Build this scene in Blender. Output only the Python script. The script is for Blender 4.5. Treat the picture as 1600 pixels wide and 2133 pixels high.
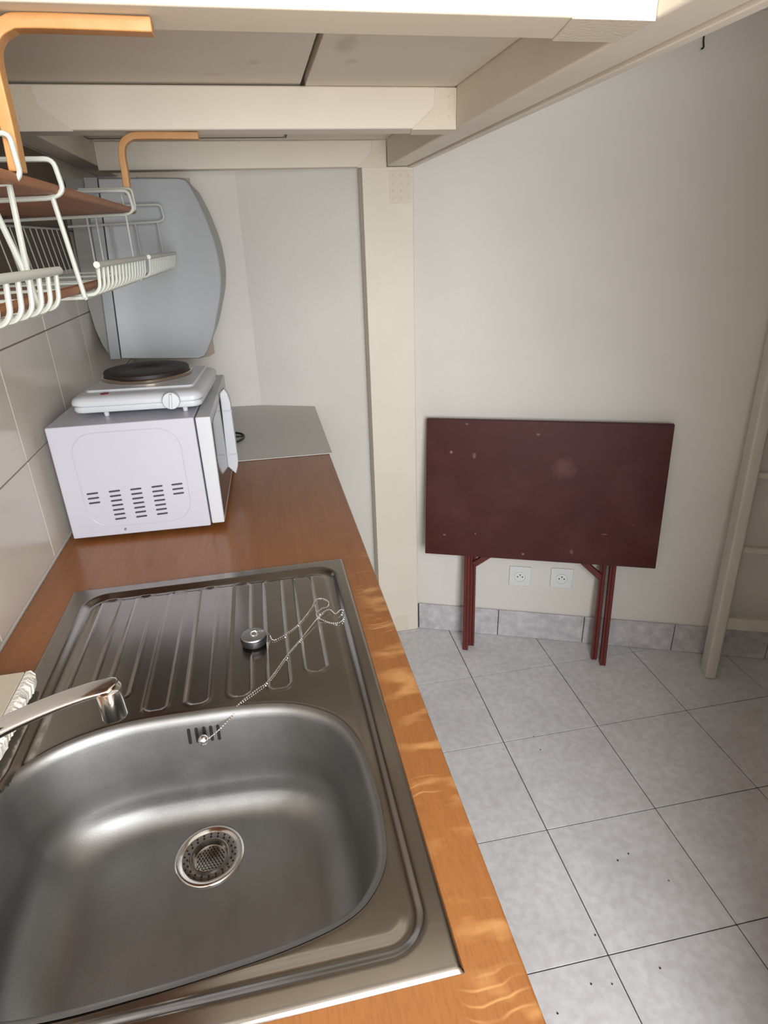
import bpy, bmesh, math, random
from mathutils import Vector, Matrix
random.seed(7)
for o in list(bpy.data.objects): bpy.data.objects.remove(o)
scene = bpy.context.scene
COL = scene.collection
# ------------------------------------------------------------------ camera
YAW, PITCH, ROLL = math.radians(10.6672), math.radians(24.3198), math.radians(-2.0177)
cam_d = bpy.data.cameras.new('camera'); cam = bpy.data.objects.new('camera', cam_d); COL.objects.link(cam)
cam_d.sensor_fit = 'VERTICAL'; cam_d.sensor_height = 24; cam_d.lens = 14.2442
cam_d.clip_start = 0.02
_f = Vector((math.sin(YAW)*math.cos(PITCH), math.cos(YAW)*math.cos(PITCH), -math.sin(PITCH)))
_r = Vector((math.cos(YAW), -math.sin(YAW), 0)); _u = _r.cross(_f)
_r2 = _r*math.cos(ROLL)+_u*math.sin(ROLL); _u2 = _u*math.cos(ROLL)-_r*math.sin(ROLL)
M = Matrix((( _r2.x, _u2.x, -_f.x), (_r2.y, _u2.y, -_f.y), (_r2.z, _u2.z, -_f.z))).to_4x4()
M.translation = Vector((0.4583, -0.0022, 1.5303))
cam.matrix_world = M
scene.camera = cam
# ------------------------------------------------------------------ world, lights, exposure
w = bpy.data.worlds.new('daylight'); scene.world = w; w.use_nodes = True
w.node_tree.nodes['Background'].inputs[0].default_value = (0.80, 0.88, 1.0, 1)
w.node_tree.nodes['Background'].inputs[1].default_value = 1.0
def area(name, loc, target, sx, sy, energy, color):
    l = bpy.data.lights.new(name, 'AREA'); l.shape = 'RECTANGLE'; l.size = sx; l.size_y = sy
    l.energy = energy; l.color = color
    o = bpy.data.objects.new(name, l); COL.objects.link(o); o.location = loc
    o.rotation_euler = (Vector(target)-Vector(loc)).to_track_quat('-Z', 'Y').to_euler()
    return o
# daylight coming in through the window behind the photographer
area('window_daylight', (0.78, -1.16, 1.58), (0.78, 0, 1.28), .86, 1.44, 56, (0.95, 0.97, 1.0))
scene.view_settings.view_transform = 'Standard'
scene.view_settings.look = 'None'
scene.view_settings.exposure = 0.50
scene.view_settings.gamma = 1
scene.view_settings.use_curve_mapping = False
# ------------------------------------------------------------------ constants
ZW = 0.954                       # worktop height
BY, ANG = 2.5342, 0.4005         # oblique back wall
CA, SA = math.cos(ANG), math.sin(ANG)
def WP(q, z, off=0.0):           # point q along the back wall, off in front of it
    return Vector((q*CA-off*SA, BY-q*SA-off*CA, z))
# ------------------------------------------------------------------ helpers
def srgb(r, g, b):
    def c(v):
        v /= 255.0
        return v/12.92 if v <= 0.04045 else ((v+0.055)/1.055)**2.4
    return (c(r), c(g), c(b), 1)
def mat(name, col, rough=0.5, metal=0.0, noise=None, bump=0.0, bscale=200, spec=None, col2=None, nscale=(6, 6, 6), contrast=0.5, coat=0, aniso=0):
    m = bpy.data.materials.new(name); m.use_nodes = True
    nt = m.node_tree; b = nt.nodes['Principled BSDF']
    b.inputs['Base Color'].default_value = col
    b.inputs['Roughness'].default_value = rough; b.inputs['Metallic'].default_value = metal
    if spec is not None: b.inputs['Specular IOR Level'].default_value = spec
    if coat: b.inputs['Coat Weight'].default_value = coat; b.inputs['Coat Roughness'].default_value = .15
    if aniso: b.inputs['Anisotropic'].default_value = aniso
    tc = nt.nodes.new('ShaderNodeTexCoord')
    if col2 is not None:
        mp = nt.nodes.new('ShaderNodeMapping'); mp.inputs['Scale'].default_value = nscale
        nt.links.new(tc.outputs['Object'], mp.inputs['Vector'])
        n = nt.nodes.new('ShaderNodeTexNoise'); n.inputs['Scale'].default_value = 1; n.inputs['Detail'].default_value = 6; n.inputs['Roughness'].default_value = .6
        nt.links.new(mp.outputs[0], n.inputs['Vector'])
        r = nt.nodes.new('ShaderNodeValToRGB'); r.color_ramp.elements[0].position = .5-contrast/2; r.color_ramp.elements[1].position = .5+contrast/2
        r.color_ramp.elements[0].color = col; r.color_ramp.elements[1].color = col2
        nt.links.new(n.outputs['Fac'], r.inputs[0]); nt.links.new(r.outputs[0], b.inputs['Base Color'])
    if bump:
        n2 = nt.nodes.new('ShaderNodeTexNoise'); n2.inputs['Scale'].default_value = bscale; n2.inputs['Detail'].default_value = 3
        nt.links.new(tc.outputs['Object'], n2.inputs['Vector'])
        bp = nt.nodes.new('ShaderNodeBump'); bp.inputs['Strength'].default_value = bump; bp.inputs['Distance'].default_value = .002
        nt.links.new(n2.outputs['Fac'], bp.inputs['Height']); nt.links.new(bp.outputs[0], b.inputs['Normal'])
    return m
def ramp_add(m, mode, tex_scale, mapscale, c0, c1, p0, p1, fac=1.0, detail=4, distortion=0):
    """mix another noise layer over whatever drives the base colour"""
    nt = m.node_tree; b = nt.nodes['Principled BSDF']
    tc = nt.nodes.new('ShaderNodeTexCoord'); mp = nt.nodes.new('ShaderNodeMapping'); mp.inputs['Scale'].default_value = mapscale
    nt.links.new(tc.outputs['Object'], mp.inputs['Vector'])
    n = nt.nodes.new('ShaderNodeTexNoise'); n.inputs['Scale'].default_value = tex_scale; n.inputs['Detail'].default_value = detail; n.inputs['Distortion'].default_value = distortion
    nt.links.new(mp.outputs[0], n.inputs['Vector'])
    r = nt.nodes.new('ShaderNodeValToRGB'); r.color_ramp.elements[0].position = p0; r.color_ramp.elements[1].position = p1
    r.color_ramp.elements[0].color = c0; r.color_ramp.elements[1].color = c1
    nt.links.new(n.outputs['Fac'], r.inputs[0])
    mx = nt.nodes.new('ShaderNodeMix'); mx.data_type = 'RGBA'; mx.blend_type = mode; mx.inputs['Factor'].default_value = fac
    lk = b.inputs['Base Color'].links
    if lk: nt.links.new(lk[0].from_socket, mx.inputs['A'])
    else: mx.inputs['A'].default_value = b.inputs['Base Color'].default_value
    nt.links.new(r.outputs[0], mx.inputs['B']); nt.links.new(mx.outputs['Result'], b.inputs['Base Color'])
    return m
def spots(m, pts, col):
    """stains with a place of their own: pts = (centre, stretched radius xyz, strength)"""
    nt = m.node_tree; b = nt.nodes['Principled BSDF']
    tc = nt.nodes.new('ShaderNodeTexCoord')
    nz = nt.nodes.new('ShaderNodeTexNoise'); nz.inputs['Scale'].default_value = 60
    nt.links.new(tc.outputs['Object'], nz.inputs['Vector'])
    for c, rad, s in pts:
        mp = nt.nodes.new('ShaderNodeMapping'); mp.inputs['Scale'].default_value = tuple(1/r for r in rad)
        mp.inputs['Location'].default_value = tuple(-c[i]/rad[i] for i in range(3))
        nt.links.new(tc.outputs['Object'], mp.inputs['Vector'])
        ad = nt.nodes.new('ShaderNodeVectorMath'); ad.operation = 'LENGTH'; nt.links.new(mp.outputs[0], ad.inputs[0])
        a2 = nt.nodes.new('ShaderNodeMath'); a2.operation = 'ADD'; nt.links.new(ad.outputs['Value'], a2.inputs[0]); nt.links.new(nz.outputs['Fac'], a2.inputs[1])
        mr = nt.nodes.new('ShaderNodeMapRange'); mr.inputs[1].default_value = .9; mr.inputs[2].default_value = 1.6; mr.inputs[3].default_value = s; mr.inputs[4].default_value = 0
        nt.links.new(a2.outputs[0], mr.inputs[0])
        mx = nt.nodes.new('ShaderNodeMix'); mx.data_type = 'RGBA'; nt.links.new(mr.outputs[0], mx.inputs['Factor'])
        lk = b.inputs['Base Color'].links
        if lk: nt.links.new(lk[0].from_socket, mx.inputs['A'])
        else: mx.inputs['A'].default_value = b.inputs['Base Color'].default_value
        mx.inputs['B'].default_value = col
        nt.links.new(mx.outputs['Result'], b.inputs['Base Color'])
    return m
class MB:
    def __init__(s): s.v = []; s.f = []
    def add(s, vs, fs):
        n = len(s.v); s.v += [tuple(v) for v in vs]; s.f += [tuple(i+n for i in f) for f in fs]; return s
    def box(s, x0, x1, y0, y1, z0, z1):
        return s.hexa([(x0,y0,z0),(x1,y0,z0),(x1,y1,z0),(x0,y1,z0)], [(x0,y0,z1),(x1,y0,z1),(x1,y1,z1),(x0,y1,z1)])
    def hexa(s, lo, hi):
        return s.add(list(lo)+list(hi), [(3,2,1,0),(4,5,6,7),(0,1,5,4),(1,2,6,5),(2,3,7,6),(3,0,4,7)])
    def prism(s, lo, hi):      # two matching rings
        n = len(lo)
        return s.add(list(lo)+list(hi), [tuple(range(n-1, -1, -1)), tuple(range(n, 2*n))]+[(i, (i+1) % n, n+(i+1) % n, n+i) for i in range(n)])
    def rings(s, rs, cap0=True, cap1=True):
        n = len(rs[0]); k = len(rs); vs = [p for r in rs for p in r]; fs = []
        for j in range(k-1):
            for i in range(n):
                fs.append((j*n+i, j*n+(i+1) % n, (j+1)*n+(i+1) % n, (j+1)*n+i))
        if cap0: fs.append(tuple(range(n-1, -1, -1)))
        if cap1: fs.append(tuple((k-1)*n+i for i in range(n)))
        return s.add(vs, fs)
    def tube(s, pts, r, n=8, closed=False, flat=None):
        pts = [Vector(p) for p in pts]; k = len(pts); rs = []
        up = None
        for i, p in enumerate(pts):
            if closed: t = pts[(i+1) % k]-pts[i-1]
            else: t = pts[min(i+1, k-1)]-pts[max(i-1, 0)]
            t.normalize()
            if up is None:
                a = Vector((0, 0, 1)) if abs(t.z) < .9 else Vector((1, 0, 0))
                up = (a-t*a.dot(t)).normalized()
            else: up = (up-t*up.dot(t)).normalized()
            side = t.cross(up)
            rr = r[i] if isinstance(r, (list, tuple)) else r
            fl = 1 if flat is None else flat
            rs.append([p+side*(rr*math.cos(2*math.pi*j/n))+up*(rr*fl*math.sin(2*math.pi*j/n)) for j in range(n)])
        if closed: rs.append(rs[0]); return s.rings(rs, False, False)
        return s.rings(rs)
    def lathe(s, c, prof, n=32, axis='z', caps=True):
        rs = []
        for r, h in prof:
            ring = []
            for j in range(n):
                a = 2*math.pi*j/n; u, v = r*math.cos(a), r*math.sin(a)
                if axis == 'z': ring.append((c[0]+u, c[1]+v, c[2]+h))
                elif axis == 'y': ring.append((c[0]+u, c[1]+h, c[2]-v))
                else: ring.append((c[0]+h, c[1]+u, c[2]+v))
            rs.append(ring)
        return s.rings(rs, caps, caps)
    def build(s, name, m, parent=None, bevel=0, seg=2, smooth=False, kind=None, loc=None):
        me = bpy.data.meshes.new(name); me.from_pydata(s.v, [], s.f); me.update()
        bm = bmesh.new(); bm.from_mesh(me); bmesh.ops.recalc_face_normals(bm, faces=bm.faces); bm.to_mesh(me); bm.free()
        o = bpy.data.objects.new(name, me); COL.objects.link(o)
        if m: me.materials.append(m)
        if parent: o.parent = parent
        if bevel:
            b = o.modifiers.new('bevel', 'BEVEL'); b.width = bevel; b.segments = seg; b.limit_method = 'ANGLE'; b.angle_limit = math.radians(35)
        if smooth or bevel:
            for p in me.polygons: p.use_smooth = True
            if bevel: 
                wn = o.modifiers.new('wn', 'WEIGHTED_NORMAL'); wn.keep_sharp = True
                for p in me.polygons: p.use_smooth = True
        if smooth:
            try: me.set_sharp_from_angle(angle=math.radians(40))
            except Exception: pass
        if kind: o['kind'] = kind
        return o
def tag(o, label=None, cat=None, group=None, kind=None):
    if label: o['label'] = label
    if cat: o['category'] = cat
    if group: o['group'] = group
    if kind: o['kind'] = kind
    return o
def thing(name, label, cat, loc=(0, 0, 0), group=None):
    o = bpy.data.objects.new(name, None); COL.objects.link(o); o.empty_display_size = .05
    return tag(o, label, cat, group)
def box(x0, x1, y0, y1, z0, z1): return MB().box(x0, x1, y0, y1, z0, z1)
def wbox(q0, q1, z0, z1, o0, o1):     # box in back-wall coordinates
    return MB().hexa([WP(q0, z0, o0), WP(q1, z0, o0), WP(q1, z0, o1), WP(q0, z0, o1)], [WP(q0, z1, o0), WP(q1, z1, o0), WP(q1, z1, o1), WP(q0, z1, o1)])
def fillet(pts, r, n=5, closed=False):
    pts = [Vector(p) for p in pts]; out = []; k = len(pts)
    for i, p in enumerate(pts):
        if not closed and i in (0, k-1): out.append(p); continue
        a = pts[i-1]; b = pts[(i+1) % k]
        da = (a-p); db = (b-p); rr = min(r, da.length*.49, db.length*.49)
        A = p+da.normalized()*rr; B = p+db.normalized()*rr
        for j in range(n+1):
            t = j/n; out.append(A*(1-t)**2+p*2*t*(1-t)+B*t*t)
    return out
def catmull(pts, n=6, closed=False):
    pts = [Vector(p) for p in pts]; k = len(pts); out = []
    for i in range(k if closed else k-1):
        p0 = pts[i-1] if (closed or i > 0) else pts[0]; p1 = pts[i]; p2 = pts[(i+1) % k]; p3 = pts[(i+2) % k] if closed else pts[min(i+2, k-1)]
        for j in range(n):
            t = j/n
            out.append(0.5*((2*p1)+(p2-p0)*t+(2*p0-5*p1+4*p2-p3)*t*t+(3*p1-p0-3*p2+p3)*t**3))
    if not closed: out.append(pts[-1])
    return out
def rrect(x0, x1, y0, y1, r, n=6):
    o = []
    for cx, cy, a0 in ((x1-r, y1-r, 0), (x0+r, y1-r, 90), (x0+r, y0+r, 180), (x1-r, y0+r, 270)):
        for j in range(n+1):
            a = math.radians(a0+90*j/n); o.append((cx+r*math.cos(a), cy+r*math.sin(a)))
    return o
# ------------------------------------------------------------------ materials
M_wall = mat('wall_paint', srgb(219, 215, 207), .75, col2=srgb(228, 224, 216), nscale=(2, 2, 2), bump=.25, bscale=130)
M_loft = mat('loft_paint', srgb(226, 217, 201), .55, col2=srgb(235, 227, 212), nscale=(4, 4, 4), bump=.12, bscale=60)
M_loftb = mat('loft_board_paint', srgb(220, 211, 196), .6, col2=srgb(228, 220, 205), nscale=(5, 5, 5), bump=.08, bscale=50)
spots(M_loftb, [((.637, 1.12, 1.8), (.02, .055, .05), .35), ((.66, 1.22, 1.8), (.012, .02, .05), .25), ((.50, 1.25, 1.8), (.012, .015, .05), .3), ((.43, 1.33, 1.8), (.02, .01, .05), .25)], srgb(160, 140, 118))
M_beam3 = mat('knotty_loft_paint', srgb(224, 215, 194), .5, col2=srgb(232, 224, 205), nscale=(4, 4, 4), bump=.12, bscale=60)
spots(M_beam3, [((.697, .714, 1.742), (.030, .02, .020), .35)], srgb(205, 182, 160))
M_wall2 = mat('low_bounce_wall_tan', srgb(168, 150, 128), .75)  # for unseen walls, toned darker to cut bounced fill light
M_ceil = mat('ceiling_paint', srgb(222, 218, 210), .8)
M_floor_t = mat('stone_look_floor_tile', srgb(212, 211, 212), .32, col2=srgb(225, 224, 226), nscale=(7, 7, 7), contrast=.35, bump=.05, bscale=30)
ramp_add(M_floor_t, 'MULTIPLY', 45, (1, 1, 1), (.86, .84, .83, 1), (1, 1, 1, 1), .38, .62, .8)
M_skirt = mat('marbled_skirting_tile', srgb(176, 172, 176), .35, col2=srgb(214, 211, 213), nscale=(26, 26, 26), contrast=.4)
M_grout_f = mat('dark_floor_grout', srgb(58, 50, 45), .9, col2=srgb(84, 74, 66), nscale=(9, 9, 9))
M_grout_w = mat('wall_grout', srgb(158, 148, 136), .9)
M_tile_w = mat('glazed_wall_tile', srgb(206, 199, 188), .22, col2=srgb(217, 211, 200), nscale=(5, 5, 5), coat=.2)
M_steel = mat('brushed_steel', (.33, .308, .28, 1), .21, 1.0, col2=(.37, .345, .315, 1), nscale=(14, 14, 14), bump=.012, bscale=500)
M_bowl = mat('satin_steel', (.27, .27, .265, 1), .47, 1.0, col2=(.33, .33, .325, 1), nscale=(30, 12, 30), bump=.06, bscale=600)
M_chrome = mat('chrome', (.74, .73, .72, 1), .12, 1.0)
M_chain = mat('chain_metal', (.85, .85, .85, 1), .25, 1.0)
M_dull = mat('dull_plug_metal', (.42, .42, .42, 1), .4, 1.0)
M_dark = mat('dark_void', (.006, .006, .006, 1), .8)
M_black = mat('black_rubber', (.012, .012, .013, 1), .45)
M_white = mat('white_enamel', srgb(186, 186, 196), .32, bump=.03, bscale=900)
M_whitepl = mat('white_plastic', srgb(194, 197, 201), .35)
M_sock = mat('socket_plastic', srgb(226, 229, 228), .35)
M_greypl = mat('pale_grey_plastic', srgb(178, 180, 182), .4)
M_heat = mat('water_heater_shell', srgb(160, 163, 165), .42)
M_heat_shade = mat('water_heater_rear_shaded', srgb(142, 140, 134), .55)  # darker grey puts the shade on the recessed rear shell into its colour
M_outline = mat('beige_wall_outline', srgb(186, 170, 154), .7)
M_plate = mat('cast_iron_plate', srgb(30, 24, 22), .55, bump=.1, bscale=300)
M_bronze = mat('worn_chrome_ring', (.55, .45, .33, 1), .2, 1.0)
M_red = mat('red_lamp', srgb(120, 18, 10), .3)
M_bent = mat('bent_beech', srgb(180, 126, 68), .45, col2=srgb(194, 144, 86), nscale=(60, 10, 60))
M_shelfw = mat('brown_shelf_wood', srgb(128, 78, 44), .5, col2=srgb(162, 108, 66), nscale=(28, 5, 28))
M_wallshade = mat('shaded_wall_taupe', srgb(100, 86, 72), .7)
M_wire = mat('coated_wire', srgb(182, 187, 178), .4)
M_maroon = mat('maroon_stained_wood', srgb(62, 20, 17), .5, spec=.3, col2=srgb(76, 28, 23), nscale=(5, 14, 12), contrast=.5)
ramp_add(M_maroon, 'SCREEN', 4, (1, 1, 1), (0, 0, 0, 1), (.045, .03, .03, 1), .5, .8, .7)
ramp_add(M_maroon, 'SCREEN', 34, (1, 1, 1.6), (0, 0, 0, 1), (.16, .10, .09, 1), .73, .78, .8)
M_leg = mat('red_stained_legs', srgb(104, 34, 24), .4, col2=srgb(84, 26, 20), nscale=(60, 60, 6))
M_ladder = mat('ladder_paint', srgb(214, 210, 200), .5, col2=srgb(202, 197, 186), nscale=(30, 30, 8))
M_panel = mat('grey_laminate', srgb(196, 194, 188), .5)
M_block = mat('cream_board', srgb(205, 196, 176), .7)
M_torn = mat('torn_white_foam', srgb(232, 229, 220), .9, bump=.6, bscale=300)
M_crumb = mat('crumb_brown', srgb(48, 32, 20), .9)
M_cab = mat('cabinet_white', srgb(225, 222, 214), .5)
M_glass = mat('dark_oven_glass', srgb(62, 40, 30), .08)
M_winframe = mat('window_frame_paint', srgb(230, 228, 222), .4)
def _tt(px, py):
    q = 1.122+.829*(px-78)/1400; z = .9325-.512*(py-95)/(765+(px-78)*.055); p = WP(q, z, .168-.125*z); return (p.x, p.y, p.z)
spots(M_maroon, [(_tt(x, y), r, s_) for x, y, r, s_ in ((230, 272, (.005, .03, .006), .7), (370, 290, (.006, .03, .014), .35), (320, 118, (.005, .03, .004), .5), (738, 165, (.007, .03, .005), .4), (695, 858, (.005, .03, .004), .7), (395, 738, (.004, .03, .004), .6), (200, 745, (.006, .03, .005), .4), (985, 840, (.006, .03, .012), .3), (1165, 730, (.010, .03, .003), .35), (900, 350, (.045, .05, .040), .14))], srgb(172, 132, 122))
# worktop: stained beech with fine grain, crescent figure and a paler worn front strip
M_wood = mat('beech_worktop', srgb(126, 75, 36), .36, col2=srgb(154, 97, 50), nscale=(110, 5, 40), contrast=.55, coat=.2)
ramp_add(M_wood, 'MULTIPLY', 5, (3, 1, 1), (.78, .70, .64, 1), (1, 1, 1, 1), .35, .65, .6)
def wood_flecks(m):
    nt = m.node_tree; b = nt.nodes['Principled BSDF']; N = nt.nodes.new; L = nt.links.new
    tc = N('ShaderNodeTexCoord'); sx = N('ShaderNodeSeparateXYZ'); L(tc.outputs['Object'], sx.inputs[0])
    def val(a):
        return a
    def M(op, a, c=None, d=None):
        k = N('ShaderNodeMath'); k.operation = op
        for i, v in enumerate((a, c, d)):
            if v is None: continue
            if isinstance(v, (int, float)): k.inputs[i].default_value = v
            else: L(v, k.inputs[i])
        return k.outputs[0]
    def R(v, a, c, lo=0.0, hi=1.0):
        k = N('ShaderNodeMapRange'); k.inputs[1].default_value = a; k.inputs[2].default_value = c; k.inputs[3].default_value = lo; k.inputs[4].default_value = hi; L(v, k.inputs[0]); return k.outputs[0]
    def noise(scale, ms=(1, 1, 1), detail=3, loc=(0, 0, 0)):
        mp = N('ShaderNodeMapping'); mp.inputs['Scale'].default_value = ms; mp.inputs['Location'].default_value = loc; L(tc.outputs['Object'], mp.inputs['Vector'])
        n = N('ShaderNodeTexNoise'); n.inputs['Scale'].default_value = scale; n.inputs['Detail'].default_value = detail; L(mp.outputs[0], n.inputs['Vector']); return n.outputs['Fac']
    X, Y = sx.outputs['X'], sx.outputs['Y']
    shift = R(noise(5, (1, 1, 1), 1), .3, .7, -.012, .012)
    dx = M('SUBTRACT', M('SUBTRACT', X, .597), shift)
    bend = R(noise(3.1, (1, 1, 1), 1, (3, 1, 0)), .40, .60, -9, 15)
    yl = M('SUBTRACT', Y, M('MULTIPLY', M('MULTIPLY', dx, dx), bend))
    ph = M('ADD', M('DIVIDE', yl, .0125), M('MULTIPLY', noise(22, (1, 1, 1), 2), 1.6))
    fr = M('FRACT', ph)
    line = M('MULTIPLY', R(fr, .0, .12), R(fr, .30, .14))
    clump = R(noise(1, (5, 19, 1), 2, (1, 4.3, 0)), .55, .63)
    side = R(M('ABSOLUTE', dx), .026, .012)
    f = M('MULTIPLY', M('MULTIPLY', line, clump), M('MULTIPLY', side, R(Y, 1.25, 1.0)))
    def mix(fac, col):
        mx = N('ShaderNodeMix'); mx.data_type = 'RGBA'; L(fac, mx.inputs['Factor'])
        L(b.inputs['Base Color'].links[0].from_socket, mx.inputs['A']); mx.inputs['B'].default_value = col; L(mx.outputs['Result'], b.inputs['Base Color'])
    mix(M('MULTIPLY', R(Y, 1.5, .4), .62), srgb(172, 114, 62))
    # fine pores and broad worn patches
    mix(M('MULTIPLY', R(noise(1, (420, 60, 1), 2), .50, .62), .20), srgb(120, 68, 32))
    mix(M('MULTIPLY', M('MULTIPLY', R(noise(1, (14, 30, 1), 3, (0, 7, 0)), .52, .66), R(X, .56, .60)), M('MULTIPLY', R(Y, 1.3, .9), .55)), srgb(222, 170, 108))
    mix(M('MULTIPLY', f, .6), srgb(226, 176, 114))
wood_flecks(M_wood)
# ------------------------------------------------------------------ room shell
XR, YF, HC = 3.0, -1.30, 2.62
floor = MB().box(-.1, XR+.1, YF-.1, 2.75, -.06, -.003).build('floor', M_grout_f, kind='structure')
T, OX, OY, S = -.0134, 1.1043, 1.7478, .3338
def clip(poly, n, k):            # keep n.p <= k
    out = []
    for i, p in enumerate(poly):
        q = poly[(i+1) % len(poly)]; a = n[0]*p[0]+n[1]*p[1]-k; b = n[0]*q[0]+n[1]*q[1]-k
        if a <= 0: out.append(p)
        if (a < 0) != (b < 0) and abs(a-b) > 1e-9:
            t = a/(a-b); out.append((p[0]+(q[0]-p[0])*t, p[1]+(q[1]-p[1])*t))
    return out
KW = BY*CA
for i in range(-4, 7):
    for j in range(-3, 13):
        g = .0014
        poly = []
        for a, b in ((i+g/S, j+g/S), (i+1-g/S, j+g/S), (i+1-g/S, j+1-g/S), (i+g/S, j+1-g/S)):
            poly.append((OX+S*(a*math.cos(T)+b*math.sin(T)), OY+S*(a*math.sin(T)-b*math.cos(T))))
        for n, k in (((SA, CA), KW-.002), ((1, 0), XR-.002), ((-1, 0), -.002), ((0, -1), -YF-.002)):
            poly = clip(poly, n, k) if poly else poly
        if len(poly) < 3: continue
        area_ = abs(sum(poly[t][0]*poly[(t+1) % len(poly)][1]-poly[(t+1) % len(poly)][0]*poly[t][1] for t in range(len(poly))))/2
        if area_ < .0004: continue
        zt = random.uniform(-.0002, .0002)
        MB().prism([(x, y, -.0035) for x, y in poly], [(x, y, zt) for x, y in poly]).build('floor_tile', M_floor_t, floor, bevel=.0007, seg=1)
wl = box(-.12, -.004, YF, 2.42, 0, HC).build('wall_left', M_grout_w, kind='structure')
# tiled splashback courses on the left wall (20 x 30 cm tiles)
zs = [.957, 1.162, 1.3668, 1.5715, 1.776]
for r in range(4):
    for c in range(-7, 5):
        y0 = 1.205+c*.2965; y1 = y0+.2965
        if y1 < -.9: continue
        y1 = min(y1, 2.395)
        if y1-y0 < .02: continue
        box(-.005, random.uniform(-.0004, .0002), y0+.0012, y1-.0012, zs[r]+.0012, zs[r+1]-.0012).build('wall_tile', M_tile_w, wl, bevel=.0012, seg=1)
box(-.004, -.0002, YF, 2.41, 1.778, HC).build('painted_band', M_wall, wl)
box(-.004, -.0002, YF, 2.41, 0, .955).build('painted_band', M_wall, wl)
wb = MB().hexa([WP(.475, 0), WP(3.6, 0), WP(3.6, 0, -.12), WP(.42, 0, -.12)], [WP(.475, HC), WP(3.6, HC), WP(3.6, HC, -.12), WP(.42, HC, -.12)]).build('wall_back', M_wall, kind='structure')
pA = WP(.475, 0); MB().hexa([(-.004, 2.40, 0), (pA.x, pA.y, 0), (pA.x+.02, pA.y+.12, 0), (-.004, 2.52, 0)], [(-.004, 2.40, HC), (pA.x, pA.y, HC), (pA.x+.02, pA.y+.12, HC), (-.004, 2.52, HC)]).build('wall_far', M_wall, kind='structure')
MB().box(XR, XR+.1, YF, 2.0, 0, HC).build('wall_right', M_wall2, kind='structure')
# front wall behind the photographer with its window opening
fw = MB(); WX0, WX1, WZ0, WZ1 = .33, 1.14, .83, 2.33
fw.box(-.1, WX0, YF-.12, YF, 0, HC); fw.box(WX1, XR+.1, YF-.12, YF, 0, HC); fw.box(WX0, WX1, YF-.12, YF, 0, WZ0); fw.box(WX0, WX1, YF-.12, YF, WZ1, HC)
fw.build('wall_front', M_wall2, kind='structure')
wf = MB(); wf.box(WX0, WX0+.05, YF-.10, YF-.05, WZ0, WZ1); wf.box(WX1-.05, WX1, YF-.10, YF-.05, WZ0, WZ1); wf.box(WX0+.05, WX1-.05, YF-.10, YF-.05, WZ0, WZ0+.05); wf.box(WX0+.05, WX1-.05, YF-.10, YF-.05, WZ1-.05, WZ1); wf.box((WX0+WX1)/2-.03, (WX0+WX1)/2+.03, YF-.10, YF-.05, WZ0+.05, WZ1-.05)
wf.build('window_1', M_winframe, kind='structure')
# unseen partition, added to keep the right-hand side of the room in shade
MB().box(1.14, 1.26, YF, .14, 0, HC).build('wall_light_blocker', M_wall2, kind='structure')
MB().box(-.1, XR+.1, YF-.1, 2.75, HC, HC+.08).build('ceiling', M_ceil, kind='structure')
MB().prism([(.986, .80, 2.04), (XR, .80, 2.04), (XR, BY-SA/CA*XR, 2.04), (.986, BY-SA/CA*.986, 2.04)], [(.986, .80, HC-.001), (XR, .80, HC-.001), (XR, BY-SA/CA*XR, HC-.001), (.986, BY-SA/CA*.986, HC-.001)]).build('ceiling_soffit', M_wall, kind='structure')
# skirting tiles under the back wall
sk = wbox(1.075, 3.28, 0.0005, .118, .0005, .004).build('baseboard_back', M_grout_f, kind='structure')
for k in range(-1, 7):
    q0 = 1.410+(k)*.338; q1 = q0+.338
    q0 = max(q0, 1.079); 
    if q1 > 3.28: break
    wbox(q0+.0014, q1-.0014, .001, .1225, .0035, .0115).build('skirting_tile', M_skirt, sk, bevel=.0015)
# ------------------------------------------------------------------ loft (mezzanine) over the kitchenette
loft = thing('loft_platform', 'cream-painted wooden loft platform on a square post above the worktop', 'loft')
ZB, ZC = 1.728, 1.80
pl_ = [(.822, 2.098), (.984, 2.098), (.984, 2.112), (.822, 2.170)]
MB().prism([(x, y, 0.001) for x, y in pl_], [(x, y, ZB) for x, y in pl_]).build('post', M_loft, loft, bevel=.003)
def beam(name, m, *a, bevel=.004): return box(*a).build(name, m, loft, bevel=bevel)
beam('outer_beam', M_loft, .90, .964, -.25, 2.085, ZB, 1.93)
beam('fascia_board', M_loft, .967, .985, -.25, 2.098, ZB-.004, 1.97, bevel=.002)
b3 = beam('cross_beam', M_beam3, .062, .90, .714, .789, ZB, ZC)
b2 = beam('cross_beam', M_loft, .062, .90, 1.396, 1.462, ZB, ZC)
b1 = MB().hexa([(.062, 2.085, ZB), (.90, 2.098, ZB), (.984, 2.098, ZB), (.984, 2.11, ZB)], [(.062, 2.085, ZC), (.90, 2.098, ZC), (.984, 2.098, ZC), (.984, 2.11, ZC)])
b1 = MB().prism([(.062, 2.09, ZB), (.90, 2.098, ZB), (.90, 2.12, ZB), (.062, 2.16, ZB)], [(.062, 2.09, ZC), (.90, 2.098, ZC), (.90, 2.12, ZC), (.062, 2.16, ZC)]).build('cross_beam', M_loft, loft, bevel=.003)
beam('wall_ledger', M_loft, .001, .062, -.55, 2.39, ZB+.012, ZC)
beam('deck_board', M_loftb, .001, .589, .716, 2.09, ZC+.003, ZC+.021, bevel=.0015)
beam('deck_board', M_loftb, .5975, .898, .716, 2.09, ZC, ZC+.018, bevel=.0015)
beam('crack_light_stop', M_loftb, .54, .65, .716, 2.09, ZC+.0245, ZC+.040, bevel=.001)  # strip added above the board gap to block light leaking through
beam('deck_board', M_loftb, .001, .86, 2.095, 2.12, ZC+.003, ZC+.02, bevel=.0015)
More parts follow.
